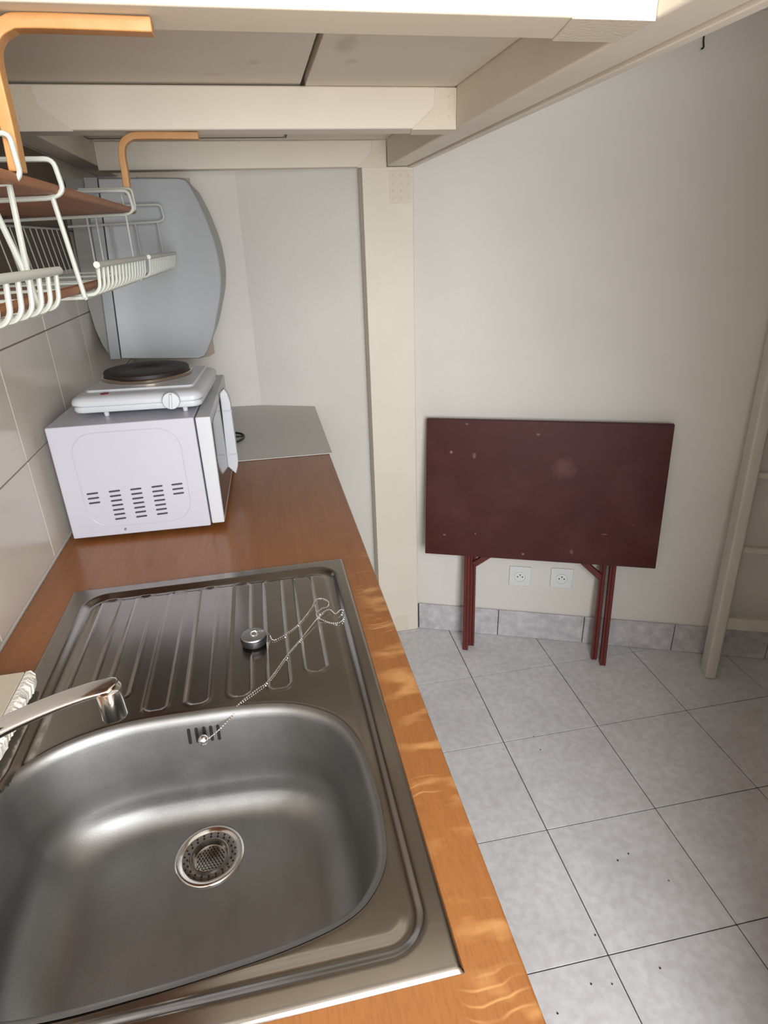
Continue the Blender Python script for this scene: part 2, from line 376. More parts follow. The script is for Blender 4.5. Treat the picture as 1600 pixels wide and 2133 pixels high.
# painted joist hangers: thin steel plates wrapped on the beam ends
M_hang = mat('painted_steel', srgb(224, 214, 195), .5, bump=.5, bscale=180)
def hanger(y, side, yb):
    h = MB(); t = .0016
    if side > 0: pr = [(.8995, ZC-.002), (.8995, ZB-t), (.806, ZB-t), (.852, 1.764), (.855, ZC-.002)]
    else: pr = [(.063, ZC-.002), (.063, ZB-t), (.165, ZB-t), (.112, 1.768), (.108, ZC-.002)]
    h.prism([(x, y-t, z) for x, z in pr], [(x, y+.0005, z) for x, z in pr])
    if side > 0: h.prism([(.8995, y, ZB-t), (.806, y, ZB-t), (.820, yb, ZB-t), (.8995, yb, ZB-t)], [(.8995, y, ZB+.0003), (.806, y, ZB+.0003), (.820, yb, ZB+.0003), (.8995, yb, ZB+.0003)])
    o = h.build('joist_hanger', M_hang, loft, bevel=.0005, seg=1)
    sgn = -1 if side > 0 else 1; x0 = .885 if side > 0 else .08
    for zz in (1.782, 1.765, 1.748):
        MB().lathe((x0, y-t, zz), [(.0001, -.0015), (.003, -.001), (.0035, 0)], 8, 'y').build('nail', M_hang, o)
for y, yb in ((.714, .789), (1.396, 1.462), (2.0975, 2.118)):
    hanger(y, 1, yb)
for y, yb in ((.714, .789), (1.396, 1.462)):
    hanger(y, -1, yb)
# post bracket plates with nail heads
for (x0, x1, z0, z1) in ((.907, .979, 1.626, 1.718), (.883, .941, .003, .080)):
    pp = box(x0, x1, 2.0962, 2.0985, z0, z1).build('bracket_plate', M_hang, loft, bevel=.001, seg=1)
    nail = None
    for kx in range(3):
        for kz in range(4 if z0 > 1 else 2):
            c = (x0+.012+kx*(x1-x0-.024)/2, 2.0964, z0+.014+kz*.021)
            n_ = MB().lathe((0, 0, 0), [(.0001, -.0018), (.0032, -.0012), (.004, 0)], 8, 'y').build('nail', M_hang, pp) if nail is None else nail.copy()
            if nail is not None: COL.objects.link(n_); n_.parent = pp
            n_.location = c; nail = n_
# paint gaps and cracks on the loft (real slits with an added light stop above)
MB().box(.03, .9, 2.06, 2.0900, ZC-.0005, ZC+.0006).build('gap_filler', M_loftb, loft)
# ------------------------------------------------------------------ worktop and cabinet
W1 = .624; HX0, HX1, HY0, HY1 = .085, .555, .305, 1.038
wt = MB()
def yend(x): return BY-math.tan(ANG)*x-.003
for (x0, x1, ya, yb) in ((.002, HX0, -.6, None), (HX1, W1, -.6, None), (HX0, HX1, -.6, HY0), (HX0, HX1, HY1, None)):
    e0 = min(2.392, yend(x0)) if yb is None else yb; e1 = min(2.385, yend(x1)) if yb is None else yb
    wt.hexa([(x0, ya, ZW-.04), (x1, ya, ZW-.04), (x1, e1, ZW-.04), (x0, e0, ZW-.04)], [(x0, ya, ZW), (x1, ya, ZW), (x1, e1, ZW), (x0, e0, ZW)])
def build_worktop():
    me = bpy.data.meshes.new('worktop'); bm = bmesh.new()
    xs = [.002, HX0, HX1, .6225]; 
    def yy(x, k):
        if k == 3: return min(2.388, yend(x))
        return [-.6, HY0, HY1][k]
    top = {}; bot = {}
    for i, x in enumerate(xs):
        for k in range(4):
            top[i, k] = bm.verts.new((x, yy(x, k), ZW)); bot[i, k] = bm.verts.new((x, yy(x, k), ZW-.038))
    for i in range(3):
        for k in range(3):
            if i == 1 and k == 1: continue
            bm.faces.new((top[i, k], top[i+1, k], top[i+1, k+1], top[i, k+1])); bm.faces.new((bot[i, k+1], bot[i+1, k+1], bot[i+1, k], bot[i, k]))
    for i in range(3):
        bm.faces.new((top[i+1, 0], top[i, 0], bot[i, 0], bot[i+1, 0])); bm.faces.new((top[i, 3], top[i+1, 3], bot[i+1, 3], bot[i, 3]))
    for k in range(3):
        bm.faces.new((top[0, k], top[0, k+1], bot[0, k+1], bot[0, k])); bm.faces.new((top[3, k+1], top[3, k], bot[3, k], bot[3, k+1]))
    bm.faces.new((top[1, 1], top[2, 1], bot[2, 1], bot[1, 1])); bm.faces.new((top[2, 2], top[1, 2], bot[1, 2], bot[2, 2]))
    bm.faces.new((top[1, 2], top[1, 1], bot[1, 1], bot[1, 2])); bm.faces.new((top[2, 1], top[2, 2], bot[2, 2], bot[2, 1]))
    bmesh.ops.recalc_face_normals(bm, faces=bm.faces); bm.to_mesh(me); bm.free()
    o = bpy.data.objects.new('worktop', me); COL.objects.link(o); me.materials.append(M_wood)
    b = o.modifiers.new('bevel', 'BEVEL'); b.width = .003; b.segments = 3; b.limit_method = 'ANGLE'; b.angle_limit = math.radians(60)
    return o
tag(build_worktop(), 'orange-brown wooden worktop with a worn front edge around the steel sink', 'worktop')
cab = thing('base_cabinet', 'white base cabinet carrying the wooden worktop', 'cabinet')
cb = MB(); cb.box(.012, .03, -.58, 2.22, .001, ZW-.039); cb.box(.03, .56, -.58, -.562, .1, ZW-.039); cb.box(.03, .56, 1.10, 1.118, .1, ZW-.039); cb.box(.03, .56, 2.20, 2.218, .001, ZW-.039); cb.box(.03, .56, -.562, 2.2, .09, .108); cb.box(.50, .515, -.58, 2.218, .001, .09)
cb.build('body', M_cab, cab)
for k in range(5):
    y0 = -.575+k*.558; dd = box(.561, .579, y0+.002, y0+.556, .10, ZW-.045).build('door', M_cab, cab, bevel=.002)
    box(.579, .595, y0+.47, y0+.48, .70, .80).build('handle', M_chrome, dd, bevel=.003)
# grey laminate sheet at the far end of the worktop
g0 = MB().prism([(.004, 1.716, ZW+.0005), (.630, 1.699, ZW+.0005), (.6335, yend(.634), ZW+.0005), (.44, yend(.44), ZW+.0005), (.3, 2.380, ZW+.0005), (.004, 2.388, ZW+.0005)],
                [(.004, 1.716, ZW+.0035), (.630, 1.699, ZW+.0035), (.6335, yend(.634), ZW+.0035), (.44, yend(.44), ZW+.0035), (.3, 2.380, ZW+.0035), (.004, 2.388, ZW+.0035)])
tag(g0.build('laminate_sheet', M_panel, bevel=.0008, seg=1), 'pale grey laminate sheet covering the far end of the worktop', 'panel')
# ------------------------------------------------------------------ sink
sink = thing('kitchen_sink', 'stainless steel inset sink with ribbed drainer and one bowl', 'sink')
SX0, SX1, SY0, SY1 = .072, .570, .293, 1.0505
bowl_pts = [(.097, .555), (.099, .598), (.117, .630), (.149, .655), (.195, .672), (.250, .679), (.344, .677), (.408, .671), (.455, .657), (.500, .624), (.523, .574), (.530, .512), (.531, .465), (.524, .412), (.503, .378), (.474, .360), (.422, .348), (.359, .341), (.3, .337), (.225, .335), (.165, .342), (.122, .368), (.101, .415), (.096, .480)]
bowl = [(p.x, p.y) for p in catmull([(x, y, 0) for x, y in bowl_pts], 6, True)]
def poly_sd(px, py, P):
    d = 1e9; ins = False; n = len(P)
    for i in range(n):
        ax, ay = P[i]; bx, by_ = P[(i+1) % n]; ex, ey = bx-ax, by_-ay; wx, wy = px-ax, py-ay
        t = max(0, min(1, (wx*ex+wy*ey)/(ex*ex+ey*ey+1e-12))); dx, dy = wx-ex*t, wy-ey*t; q = dx*dx+dy*dy
        if q < d: d = q
        if (ay > py) != (by_ > py) and px < (bx-ax)*(py-ay)/(by_-ay)+ax: ins = not ins
    d = math.sqrt(d); return -d if ins else d
def sd_rr(x, y, x0, x1, y0, y1, r):
    qx = abs(x-(x0+x1)/2)-(x1-x0)/2+r; qy = abs(y-(y0+y1)/2)-(y1-y0)/2+r
    return math.hypot(max(qx, 0), max(qy, 0))+min(max(qx, qy), 0)-r
def sstep(a, b, v):
    t = max(0, min(1, (v-a)/(b-a))); return t*t*(3-2*t)
slots = [(.131, .166, .765, 1.010), (.188, .223, .730, 1.010), (.245, .280, .692, 1.009), (.301, .335, .692, 1.010), (.359, .393, .694, 1.010), (.415, .448, .696, 1.011), (.470, .503, .722, 1.008)]
RIM = ZW+.0042
def deck_h(x, y):
    # outer flange, shallow dished panel, drainer channels
    h = RIM
    e = sd_rr(x, y, SX0, SX1, SY0, SY1, .004)
    h -= .0038*sstep(-.0035, 0, e)
    p = sd_rr(x, y, .105, .548, .318, 1.022, .038)
    h -= .0052*sstep(.004, -.007, p)
    h -= .0012*sstep(-.004, -.010, p)*sstep(-.022, -.013, p)
    if y > .66:
        s_ = 0
        for (a, b, c, d_) in slots:
            q = sd_rr(x, y, a, b, c, d_, .012)
            s_ = max(s_, sstep(.0022, 0, abs(q+.0005)))
            h_in = sstep(.001, -.003, q)
            if h_in: h -= .0008*h_in
        h += .0016*s_
    return h
def build_deck():
    xs = []; n = 150
    nx = 200; ny = 300
    gx = [SX0+(SX1-SX0)*i/nx for i in range(nx+1)]; gy = [SY0+(SY1-SY0)*i/ny for i in range(ny+1)]
    inb = {}
    vs = []; idx = {}; fs = []
    for j, y in enumerate(gy):
        for i, x in enumerate(gx):
            b = 1.0
            if .09 < x < .538 and .33 < y < .685: b = poly_sd(x, y, bowl)
            if b < -.0060: continue
            h = deck_h(x, y)
            if b < .006: h -= .0065*sstep(.006, -.0085, b)**1.5
            idx[i, j] = len(vs); vs.append((x, y, h))
    for j in range(ny):
        for i in range(nx):
            k = [(i, j), (i+1, j), (i+1, j+1), (i, j+1)]
            if all(q in idx for q in k): fs.append(tuple(idx[q] for q in k))
    # skirt down to the worktop
    base = len(vs)
    ring = [(i, 0) for i in range(nx)]+[(nx, j) for j in range(ny)]+[(i, ny) for i in range(nx, 0, -1)]+[(0, j) for j in range(ny, 0, -1)]
    for q in ring:
        v = vs[idx[q]]; vs.append((v[0], v[1], ZW+.0003))
    for a in range(len(ring)):
        b = (a+1) % len(ring); fs.append((idx[ring[a]], idx[ring[b]], base+b, base+a))
    return MB().add(vs, fs).build('drainer_deck', M_steel, sink, smooth=True)
deck = build_deck()
for p in deck.data.polygons: p.use_smooth = True
def inset(P, d):
    n = len(P); out = []
    for i in range(n):
        a = Vector(P[i-1]); b = Vector(P[(i+1) % n]); t = (b-a).normalized(); nr = Vector((t.y, -t.x))   # polygon runs clockwise -> right side is inside
        out.append((P[i][0]+nr.x*d, P[i][1]+nr.y*d))
    return out
area2 = sum(bowl[i][0]*bowl[(i+1) % len(bowl)][1]-bowl[(i+1) % len(bowl)][0]*bowl[i][1] for i in range(len(bowl)))
if area2 > 0: bowl = bowl[::-1]
DC = (.3205, .572); ZD = .8075
def bowl_rings():
    rs = []; H = RIM-.0055
    prof = [(-.002, 0.0002), (.002, -.0009), (.005, -.0030), (.0080, -.0075), (.0095, -.014)]
    for k in range(1, 9): prof.append((.0095+.012*k/8, -.014-.066*k/8))
    for k in range(1, 13):
        a = math.radians(90*k/12); prof.append((.0215+.060*(1-math.cos(a)), -.080-.066*math.sin(a)))
    for d, z in prof: rs.append([(x, y, H+z) for x, y in inset(bowl, d)] if d < .03 else None)
    # deeper rings: shrink towards a centre to stay free of self-intersections
    base = inset(bowl, .0215); cx, cy = .3205, .530
    R0 = .17
    for i, (d, z) in enumerate(prof):
        if rs[i] is None:
            k = 1-(d-.0215)/.19
            rs[i] = [(cx+(x-cx)*k*(1 if 1 else 1), cy+(y-cy)*k, H+z) for x, y in base]
    last = rs[-1]; z0 = last[0][2]
    for k in range(1, 9):
        t = k/8; r = []
        for i, (x, y, z) in enumerate(last):
            ang = math.atan2(y-DC[1], x-DC[0]); tx, ty = DC[0]+.041*math.cos(ang), DC[1]+.041*math.sin(ang)
            r.append((x+(tx-x)*t, y+(ty-y)*t, z0+(ZD-.001-z0)*(t*t*(3-2*t))))
        rs.append(r)
    return rs
BR = bowl_rings()
bw = MB().rings(BR, False, False).build('bowl', M_bowl, sink, smooth=True)
for p in bw.data.polygons: p.use_smooth = True
# strainer: flange ring, well and perforated cup
st = MB().lathe((DC[0], DC[1], ZD), [(.0345, -.004), (.0350, -.0008), (.0385, .0012), (.0420, .0018), (.0440, .0008), (.0448, -.001), (.0440, -.006)], 48, 'z', False).build('drain_flange', M_chrome, sink, smooth=True)
cup = MB().lathe((DC[0], DC[1], ZD), [(.0355, -.0065), (.0350, -.0015), (.0330, -.0012), (.0265, -.0018), (.0245, .0008), (.0232, .0010), (.0215, -.003), (.0205, -.0075), (.0190, -.0085), (.0002, -.0088)], 48, 'z', False).build('strainer_basket', M_steel, sink, smooth=True)
def hole_mesh():
    h = MB()
    def disc(x, y, z, r=.0013): h.add([(x+r*math.cos(math.pi*k/4), y+r*math.sin(math.pi*k/4), z) for k in range(8)], [tuple(range(8))])
    for r, n, ph in ((.0285, 20, 0), (.0325, 22, .14)):
        for k in range(n):
            a = 2*math.pi*k/n+ph; disc(DC[0]+r*math.cos(a), DC[1]+r*math.sin(a), ZD-.00095)
    for i in range(-5, 6):
        for j in range(-6, 7):
            x = i*.0040+(j % 2)*.0020; y = j*.0035
            if math.hypot(x, y) < .0180: disc(DC[0]+x, DC[1]+y, ZD-.0076, .0010)
    return h
hole_mesh().build('strainer_holes', M_dark, cup, kind='stuff')
# overflow slots on the far wall of the bowl
def far_wall(x, z):              # y of the far bowl wall at x, z (and its slope)
    best = None
    for a in range(len(BR)-1):
        r0, r1 = BR[a], BR[a+1]
        if r0[0][2] >= z >= r1[0][2]:
            t = (r0[0][2]-z)/(r0[0][2]-r1[0][2]+1e-9)
            for i in range(len(r0)):
                p = [r0[i][c]*(1-t)+r1[i][c]*t for c in range(3)]
                if p[1] > .5:
                    dx = abs(p[0]-x)
                    if best is None or dx < best[0]: best = (dx, p[1])
    return best[1]
for k, x in enumerate((.3055, .3155, .3255, .3345, .3440)):
    h = MB(); n = 8; ring0 = []; ring1 = []
    zc = .9235; hh = .0115; r = .0022
    for s in (1, -1):
        for j in range(n+1):
            a = math.pi*j/n; px = x+s*r*math.cos(a); pz = zc+s*(hh-r)+s*r*math.sin(a)
            yw = far_wall(x, pz); ring0.append((px, yw-.0006, pz)); ring1.append((px, yw+.002, pz))
    h.prism(ring0, ring1).build('overflow_slot', M_dark, sink)
# ------------------------------------------------------------------ plug and bead chain
plug = thing('sink_plug', 'black rubber sink plug with a metal top lying on the drainer', 'plug')
PX, PY, PZ = .397, .815, RIM-.0062
MB().lathe((PX, PY, PZ), [(.016, .001), (.0195, .004), (.0205, .012), (.019, .0145), (.001, .0150)], 32).build('rubber_stopper', M_black, plug, smooth=True)
pm = MB().lathe((PX, PY, PZ+.0148), [(.0185, 0), (.0195, .0012), (.0185, .003), (.012, .0038), (.004, .0042), (.0001, .0044)], 32).build('metal_cap', M_dull, plug, smooth=True)
MB().tube(catmull([(PX-.004, PY, PZ+.018), (PX-.002, PY, PZ+.023), (PX+.004, PY, PZ+.024), (PX+.006, PY, PZ+.018)], 5), .0011, 8).build('ring', M_chain, plug, smooth=True)
zc = RIM-.0042
path = [(PX+.004, PY, zc+.020), (.413, .822, zc+.016), (.421, .826, zc+.004), (.428, .815, zc), (.45, .829, zc), (.471, .852, zc), (.495, .893, zc), (.503, .915, zc), (.515, .918, zc), (.525, .905, zc), (.522, .888, zc+.001), (.510, .880, zc+.003), (.500, .862, zc+.004), (.514, .846, zc), (.529, .837, zc), (.540, .841, zc), (.550, .861, zc+.001), (.543, .872, zc+.002), (.532, .860, zc+.003), (.524, .875, zc+.003), (.510, .866, zc+.004), (.498, .850, zc+.003), (.472, .811, zc), (.447, .773, zc), (.416, .718, zc), (.400, .702, zc+.001), (.374, .679, zc-.001), (.3665, .669, zc-.008), (.350, .6555, .9385), (.335, .6490, .9315), (.3265, .6450, .9300)]
def resample(pts, step):
    out = [pts[0]]; acc = 0
    for a, b in zip(pts, pts[1:]):
        L = (b-a).length
        while acc+L >= step:
            t = (step-acc)/L; a = a.lerp(b, t); out.append(a.copy()); L = (b-a).length; acc = 0
        acc += L
    return out
beads = MB(); ico = bmesh.new(); bmesh.ops.create_icosphere(ico, subdivisions=1, radius=.00145); iv = [v.co.copy() for v in ico.verts]; fi = [tuple(v.index for v in f.verts) for f in ico.faces]; ico.free()
cpts = catmull(path, 12)
for p in resample(cpts, .0037): beads.add([p+v for v in iv], fi)
beads.tube(cpts, .0004, 5)
bo = beads.build('bead_chain', M_chain, plug, smooth=True)
for p in bo.data.polygons: p.use_smooth = True
MB().lathe((.3262, .6478, .9300), [(.0001, -.007), (.0045, -.0062), (.0068, -.0035), (.0074, 0), (.006, .003)], 24, 'y').build('chain_boss', M_chain, plug, smooth=True)
MB().tube([(.500, .853, zc+.002), (.512, .860, zc+.006), (.500, .866, zc+.003)], .0017, 8).build('chain_clasp', M_chain, plug, smooth=True)
# ------------------------------------------------------------------ mixer tap
tap = thing('mixer_tap', 'chrome mixer tap whose spout reaches in over the sink bowl from the wall', 'tap')
def spout():
    ctr = catmull([(.045, .500, 1.040), (.09, .510, 1.066), (.130, .517, 1.092), (.170, .5205, 1.1085), (.215, .5215, 1.1235), (.255, .520, 1.1345), (.283, .518, 1.139)], 6)
    rs = []; k = len(ctr)
    for i, p in enumerate(ctr):
        t = (ctr[min(i+1, k-1)]-ctr[max(i-1, 0)]).normalized(); side = Vector((0, 0, 1)).cross(t).normalized(); up = t.cross(side)
        s = i/(k-1); wd = .0150*(1-s)+.0118*s; th = .0105*(1-s)+.0050*s
        if s > .93: wd *= math.sqrt(max(.05, 1-((s-.93)/.075)**2)); 
        ring = []
        for j in range(20):
            a = 2*math.pi*j/20; c, q = math.cos(a), math.sin(a)
            ring.append(p+side*(wd*math.copysign(abs(c)**.7, c))+up*(th*(q if q > 0 else q*1.1)*(.55 if q > 0 else 1)))
        rs.append(ring)
    return MB().rings(rs)
o = spout().build('spout', M_chrome, tap, smooth=True)
for p in o.data.polygons: p.use_smooth = True
MB().lathe((.2745, .5165, 1.102), [(.0085, 0), (.0118, .0002), (.0124, .002), (.0124, .034), (.010, .036)], 32).build('aerator', M_chrome, tap, smooth=True)
MB().lathe((.0005, .495, 1.02), [(.030, 0), (.030, .004), (.018, .008), (.018, .035)], 24, 'x').build('wall_mount', M_chrome, tap, smooth=True)
MB().lathe((.048, .495, .985), [(.015, 0), (.021, .004), (.0215, .075), (.018, .085), (.006, .09)], 28).build('body', M_chrome, tap, smooth=True)
lv = MB().tube([(.048, .495, 1.075), (.075, .485, 1.095), (.115, .476, 1.105)], [.014, .011, .009], 12, flat=.5).build('lever', M_chrome, tap, smooth=True)
# slim dark slot on top of the spout root
MB().prism([(.150+.022*math.cos(a), .511+.0045*math.sin(a), 1.1055+.022*math.cos(a)*.42) for a in [i*math.pi/6 for i in range(12)]],
           [(.150+.022*math.cos(a), .511+.0045*math.sin(a), 1.1085+.022*math.cos(a)*.42) for a in [i*math.pi/6 for i in range(12)]]).build('marker_slot', M_black, tap)
# ------------------------------------------------------------------ cream block at the left of the sink
blk = thing('foam_block', 'cream board with a torn white edge lying left of the sink drainer', 'board')
MB().hexa([(.003, .50, ZW+.006), (.083, .50, ZW+.006), (.083, .775, ZW+.006), (.003, .775, ZW+.006)], [(.003, .50, .990), (.083, .50, .990), (.082, .775, .990), (.003, .775, .990)]).build('top_face', M_block, blk, bevel=.001, seg=1)
tr = MB(); rr0 = []; rr1 = []
n = 110; vs = []; fs = []
for i in range(n+1):
    y = .50+.277*i/n; wob = .0125+.0012*math.sin(i*.45)+random.uniform(-.0012, .0012)
    for (x, z) in ((.0833, .9885), (.0833+wob*.55, .9885+random.uniform(-.0005, .0006)), (.0833+wob, .982+random.uniform(-.002, .001)), (.0833+wob*.8, ZW+.012), (.0833, ZW+.008)): vs.append((x, y+random.uniform(-.001, .001), z))
for i in range(n):
    for k in range(4): fs.append((i*5+k, i*5+k+1, (i+1)*5+k+1, (i+1)*5+k))
fs.append((0, 1, 2, 3, 4)); b_ = n*5; fs.append((b_+4, b_+3, b_+2, b_+1, b_))
tr.add(vs, fs).build('torn_edge', M_torn, blk)
box(.003, .070, .50, .772, ZW+.0002, ZW+.0062).build('backing', M_torn, blk)
# ------------------------------------------------------------------ microwave oven (door facing the room)
mw = thing('microwave_oven', 'white microwave oven on the worktop with vent slots on its side', 'microwave')
def rot_about(p, c, a): 
    x, y = p[0]-c[0], p[1]-c[1]; return (c[0]+x*math.cos(a)-y*math.sin(a), c[1]+x*math.sin(a)+y*math.cos(a))
MC, MA = (.022, 1.268), math.radians(-1.6)
def mwp(x, y, z): q = rot_about((MC[0]+x, MC[1]+y), MC, MA); return (q[0], q[1], z)
def mbox(x0, x1, y0, y1, z0, z1): return MB().hexa([mwp(x0, y0, z0), mwp(x1, y0, z0), mwp(x1, y1, z0), mwp(x0, y1, z0)], [mwp(x0, y0, z1), mwp(x1, y0, z1), mwp(x1, y1, z1), mwp(x0, y1, z1)])
MZ0, MZ1 = ZW+.010, 1.2085
mbox(0, .286, 0, .44, MZ0, MZ1).build('casing', M_white, mw, bevel=.003)
for fx, fy in ((.03, .04), (.25, .04), (.03, .40), (.25, .40)):
    c = mwp(fx, fy, ZW+.0008); MB().lathe(c, [(.012, 0), (.012, .0096)], 16).build('foot', M_black, mw, smooth=True)
door = MB().hexa([mwp(.2885, .001, MZ0+.004), mwp(.3160, .001, MZ0+.004), mwp(.3160, .439, MZ0+.004), mwp(.2885, .439, MZ0+.004)], [mwp(.2885, .001, MZ1-.001), mwp(.3195, .001, MZ1-.001), mwp(.3195, .439, MZ1-.001), mwp(.2885, .439, MZ1-.001)]).build('door', M_whitepl, mw, bevel=.003)
MB().hexa([mwp(.3150, .012, MZ0+.018), mwp(.3172, .012, MZ0+.018), mwp(.3172, .32, MZ0+.018), mwp(.3150, .32, MZ0+.018)], [mwp(.3180, .012, MZ1-.018), mwp(.3204, .012, MZ1-.018), mwp(.3204, .32, MZ1-.018), mwp(.3180, .32, MZ1-.018)]).build('window_glass', M_glass, door, bevel=.0008, seg=1)
# chunky vertical handle with chamfered ends and two thin grey bands
hx0, hx1, hy0, hy1 = .3215, .358, .222, .250
prof = [(.3165, 1.020), (.334, .999), (.341, 1.018), (.344, 1.034), (.344, 1.182), (.340, 1.203), (.333, 1.215), (.3222, 1.205)]
hd = MB().prism([mwp(x, hy0, z) for x, z in prof], [mwp(x, hy1, z) for x, z in prof]).build('handle', M_whitepl, door, bevel=.003)
for z in (1.050, 1.160): mbox(.3225, .3448, hy0-.0008, hy1+.0008, z, z+.0035).build('band', M_greypl, hd)
# shallow embossed outline on the side and vent louvres
emb = rrect(.040, .252, MZ0+.022, MZ0+.228, .045, 8)
eo = MB().tube([mwp(x, -.0002, z) for x, z in emb], .0011, 6, closed=True)
eo.build('embossed_outline', M_white, mw, smooth=True)
vcol = [(.0595, 3, 1.068), (.1035, 7, 1.069), (.1465, 7, 1.0695), (.1895, 7, 1.071), (.2305, 3, 1.072)]
slot0 = None
for x, n_, zt in vcol:
    for k in range(n_):
        z = zt-k*.0105-.004
        if slot0 is None:
            h = MB(); L = .0115; r = .0019; pr = []
            for s in (1, -1):
                for j in range(5):
                    a = -math.pi/2+math.pi*j/4; pr.append((s*(L-r)+s*r*math.cos(a), s*r*math.sin(a)))
            q = [(math.cos(MA)*px, math.sin(MA)*px, pz+px*.04) for px, pz in pr]
            h.prism([(a_, b_2-.0007, c_) for a_, b_2, c_ in q], [(a_, b_2+.002, c_) for a_, b_2, c_ in q])
            slot0 = h.build('vent_slot', mat('vent_dark', srgb(60, 60, 70), .7), mw); o = slot0
        else:
            o = slot0.copy(); COL.objects.link(o); o.parent = mw
        o.location = mwp(x, 0, z)
c = mwp(.108, -.0003, .9765); MB().lathe(c, [(.0001, -.0018), (.0022, -.0014), (.0032, 0)], 12, 'y').build('screw', M_chrome, mw, smooth=True)
# ------------------------------------------------------------------ single electric hotplate on top of the microwave
hp = thing('electric_hotplate', 'white single electric hotplate with a black plate on the microwave', 'hotplate')
def hpp(x, y, z): q = rot_about((.062+x, 1.318+y), (.062, 1.318), math.radians(-4)); return (q[0], q[1], z)
HB = 1.2185
def hp_ring(e, z, r=.022):
    return [hpp(x, y, z) for x, y in rrect(e, .264-e, e, .288-e, max(r-e*.4, .006), 5)]
hb = MB().rings([hp_ring(.010, HB), hp_ring(.004, HB+.002), hp_ring(.002, HB+.006), hp_ring(.003, HB+.0135), hp_ring(.0055, HB+.0145), hp_ring(.0055, HB+.0165), hp_ring(.0, HB+.0175), hp_ring(.0, HB+.0225), hp_ring(.003, HB+.0285), hp_ring(.010, HB+.0325), hp_ring(.020, HB+.0345)])
hb.build('housing', M_whitepl, hp, smooth=True)
rim = MB().rings([[hpp(x, y, HB+.034) for x, y in rrect(.020, .244, .045, .272, .012, 4)], [hpp(x, y, HB+.0385) for x, y in rrect(.023, .241, .048, .269, .010, 4)]])
rim.build('raised_pan', M_whitepl, hp, smooth=True)
PCx, PCy, _ = hpp(.122, .180, 0)
MB().lathe((PCx, PCy, HB+.0385), [(.094, 0), (.0985, .002), (.0995, .007), (.0975, .0085), (.093, .0078), (.09, .006)], 56).build('trim_ring', M_bronze, hp, smooth=True)
MB().lathe((PCx, PCy, HB+.043), [(.088, 0), (.0935, .003), (.0935, .0110), (.0915, .0132), (.087, .0138), (.030, .0132), (.028, .0120), (.0001, .0120)], 56).build('hot_plate', M_plate, hp, smooth=True)
kc = hpp(.204, .0, HB+.0195)
kn = MB().lathe((0, 0, 0), [(.0155, .004), (.0178, -.001), (.0178, -.010), (.0165, -.0125), (.0001, -.0135)], 28, 'y').build('control_knob', M_whitepl, hp, smooth=True)
kn.location = kc
kr = MB().box(-.0025, .0025, -.0195, -.012, -.0150, .0150).build('pointer_rib', M_whitepl, kn, bevel=.001)
kr.rotation_euler = (0, math.radians(8), 0)
lc = hpp(.066, .028, HB+.0342)
MB().lathe(lc, [(.0092, 0), (.0086, .0014), (.0001, .0022)], 20).build('pilot_lamp', M_red, hp, smooth=True)
for fx, fy in ((.065, .018), (.225, .018), (.065, .26), (.225, .26)):
    c = hpp(fx, fy, 1.2090); MB().lathe(c, [(.0048, 0), (.0058, .0096)], 14).build('foot', M_whitepl, hp, smooth=True)
# ------------------------------------------------------------------ black power cable behind the microwave
cab_pts = catmull([(.25, 1.90, ZW+.006), (.30, 1.955, ZW+.008), (.335, 1.975, ZW+.010), (.362, 1.965, ZW+.009), (.374, 1.935, ZW+.0085), (.366, 1.895, ZW+.009), (.345, 1.872, ZW+.009), (.315, 1.868, ZW+.008), (.27, 1.872, ZW+.0075)], 8)
cbl = thing('power_cable', 'black power cable looped on the grey sheet behind the microwave', 'cable')
MB().tube(cab_pts, .0035, 10).build('cord', M_black, cbl, smooth=True)
MB().tube([(.372, 1.93, ZW+.010), (.350, 1.926, ZW+.011), (.325, 1.921, ZW+.012), (.300, 1.916, ZW+.012)], [.0035, .0045, .009, .010], 12, flat=.7).build('plug', M_black, cbl, smooth=True)
# ------------------------------------------------------------------ water heater on the far wall
wh = thing('water_heater', 'pale grey-white rounded water heater hung in the corner above the microwave', 'water heater')
arc = catmull([(.323, 0, 1.676), (.345, 0, 1.623), (.3655, 0, 1.550), (.3725, 0, 1.500), (.3735, 0, 1.450), (.3650, 0, 1.395), (.349, 0, 1.345), (.330, 0, 1.290), (.305, 0, 1.242)], 5)
fp = [(.098, 1.692), (.20, 1.691), (.300, 1.689), (.315, 1.685)]+[(p.x, p.z) for p in arc]+[(.296, 1.230), (.280, 1.224), (.15, 1.232), (.065, 1.238)]
YH = 1.87
def ringy(P, y, e=0, c=(.20, 1.45)): return [(c[0]+(x-c[0])*(1-e), y, c[1]+(z-c[1])*(1-e*.7)) for x, z in P]
MB().rings([ringy(fp, YH+.001, .035), ringy(fp, YH, .02), ringy(fp, YH+.004, .006), ringy(fp, YH+.012, 0), ringy(fp, YH+.36, 0), ringy(fp, YH+.37, .02)]).build('front_cover', M_heat, wh, smooth=True)
strip = [(.0965, 1.693), (.064, 1.693), (.050, 1.42), (.036, 1.2385), (.0635, 1.2380)]
MB().rings([ringy(strip, YH+.002, .0), ringy(strip, YH+.35, .0)]).build('seam_strip', M_heat, wh, bevel=.001, seg=1)
rp = [(.064, 1.690), (.012, 1.695), (.0015, 1.50), (.0012, 1.385), (.006, 1.320), (.016, 1.275), (.032, 1.240), (.036, 1.2390), (.050, 1.42)]
MB().rings([ringy(rp, YH+.035), ringy(rp, YH+.36)]).build('rear_shell', M_heat_shade, wh)
back = [(p.x, p.z) for p in catmull([(.12, 0, 1.735), (.30, 0, 1.728), (.344, 0, 1.705), (.372, 0, 1.640), (.382, 0, 1.555), (.379, 0, 1.446), (.361, 0, 1.317), (.322, 0, 1.215), (.270, 0, 1.150), (.12, 0, 1.150)], 4)]
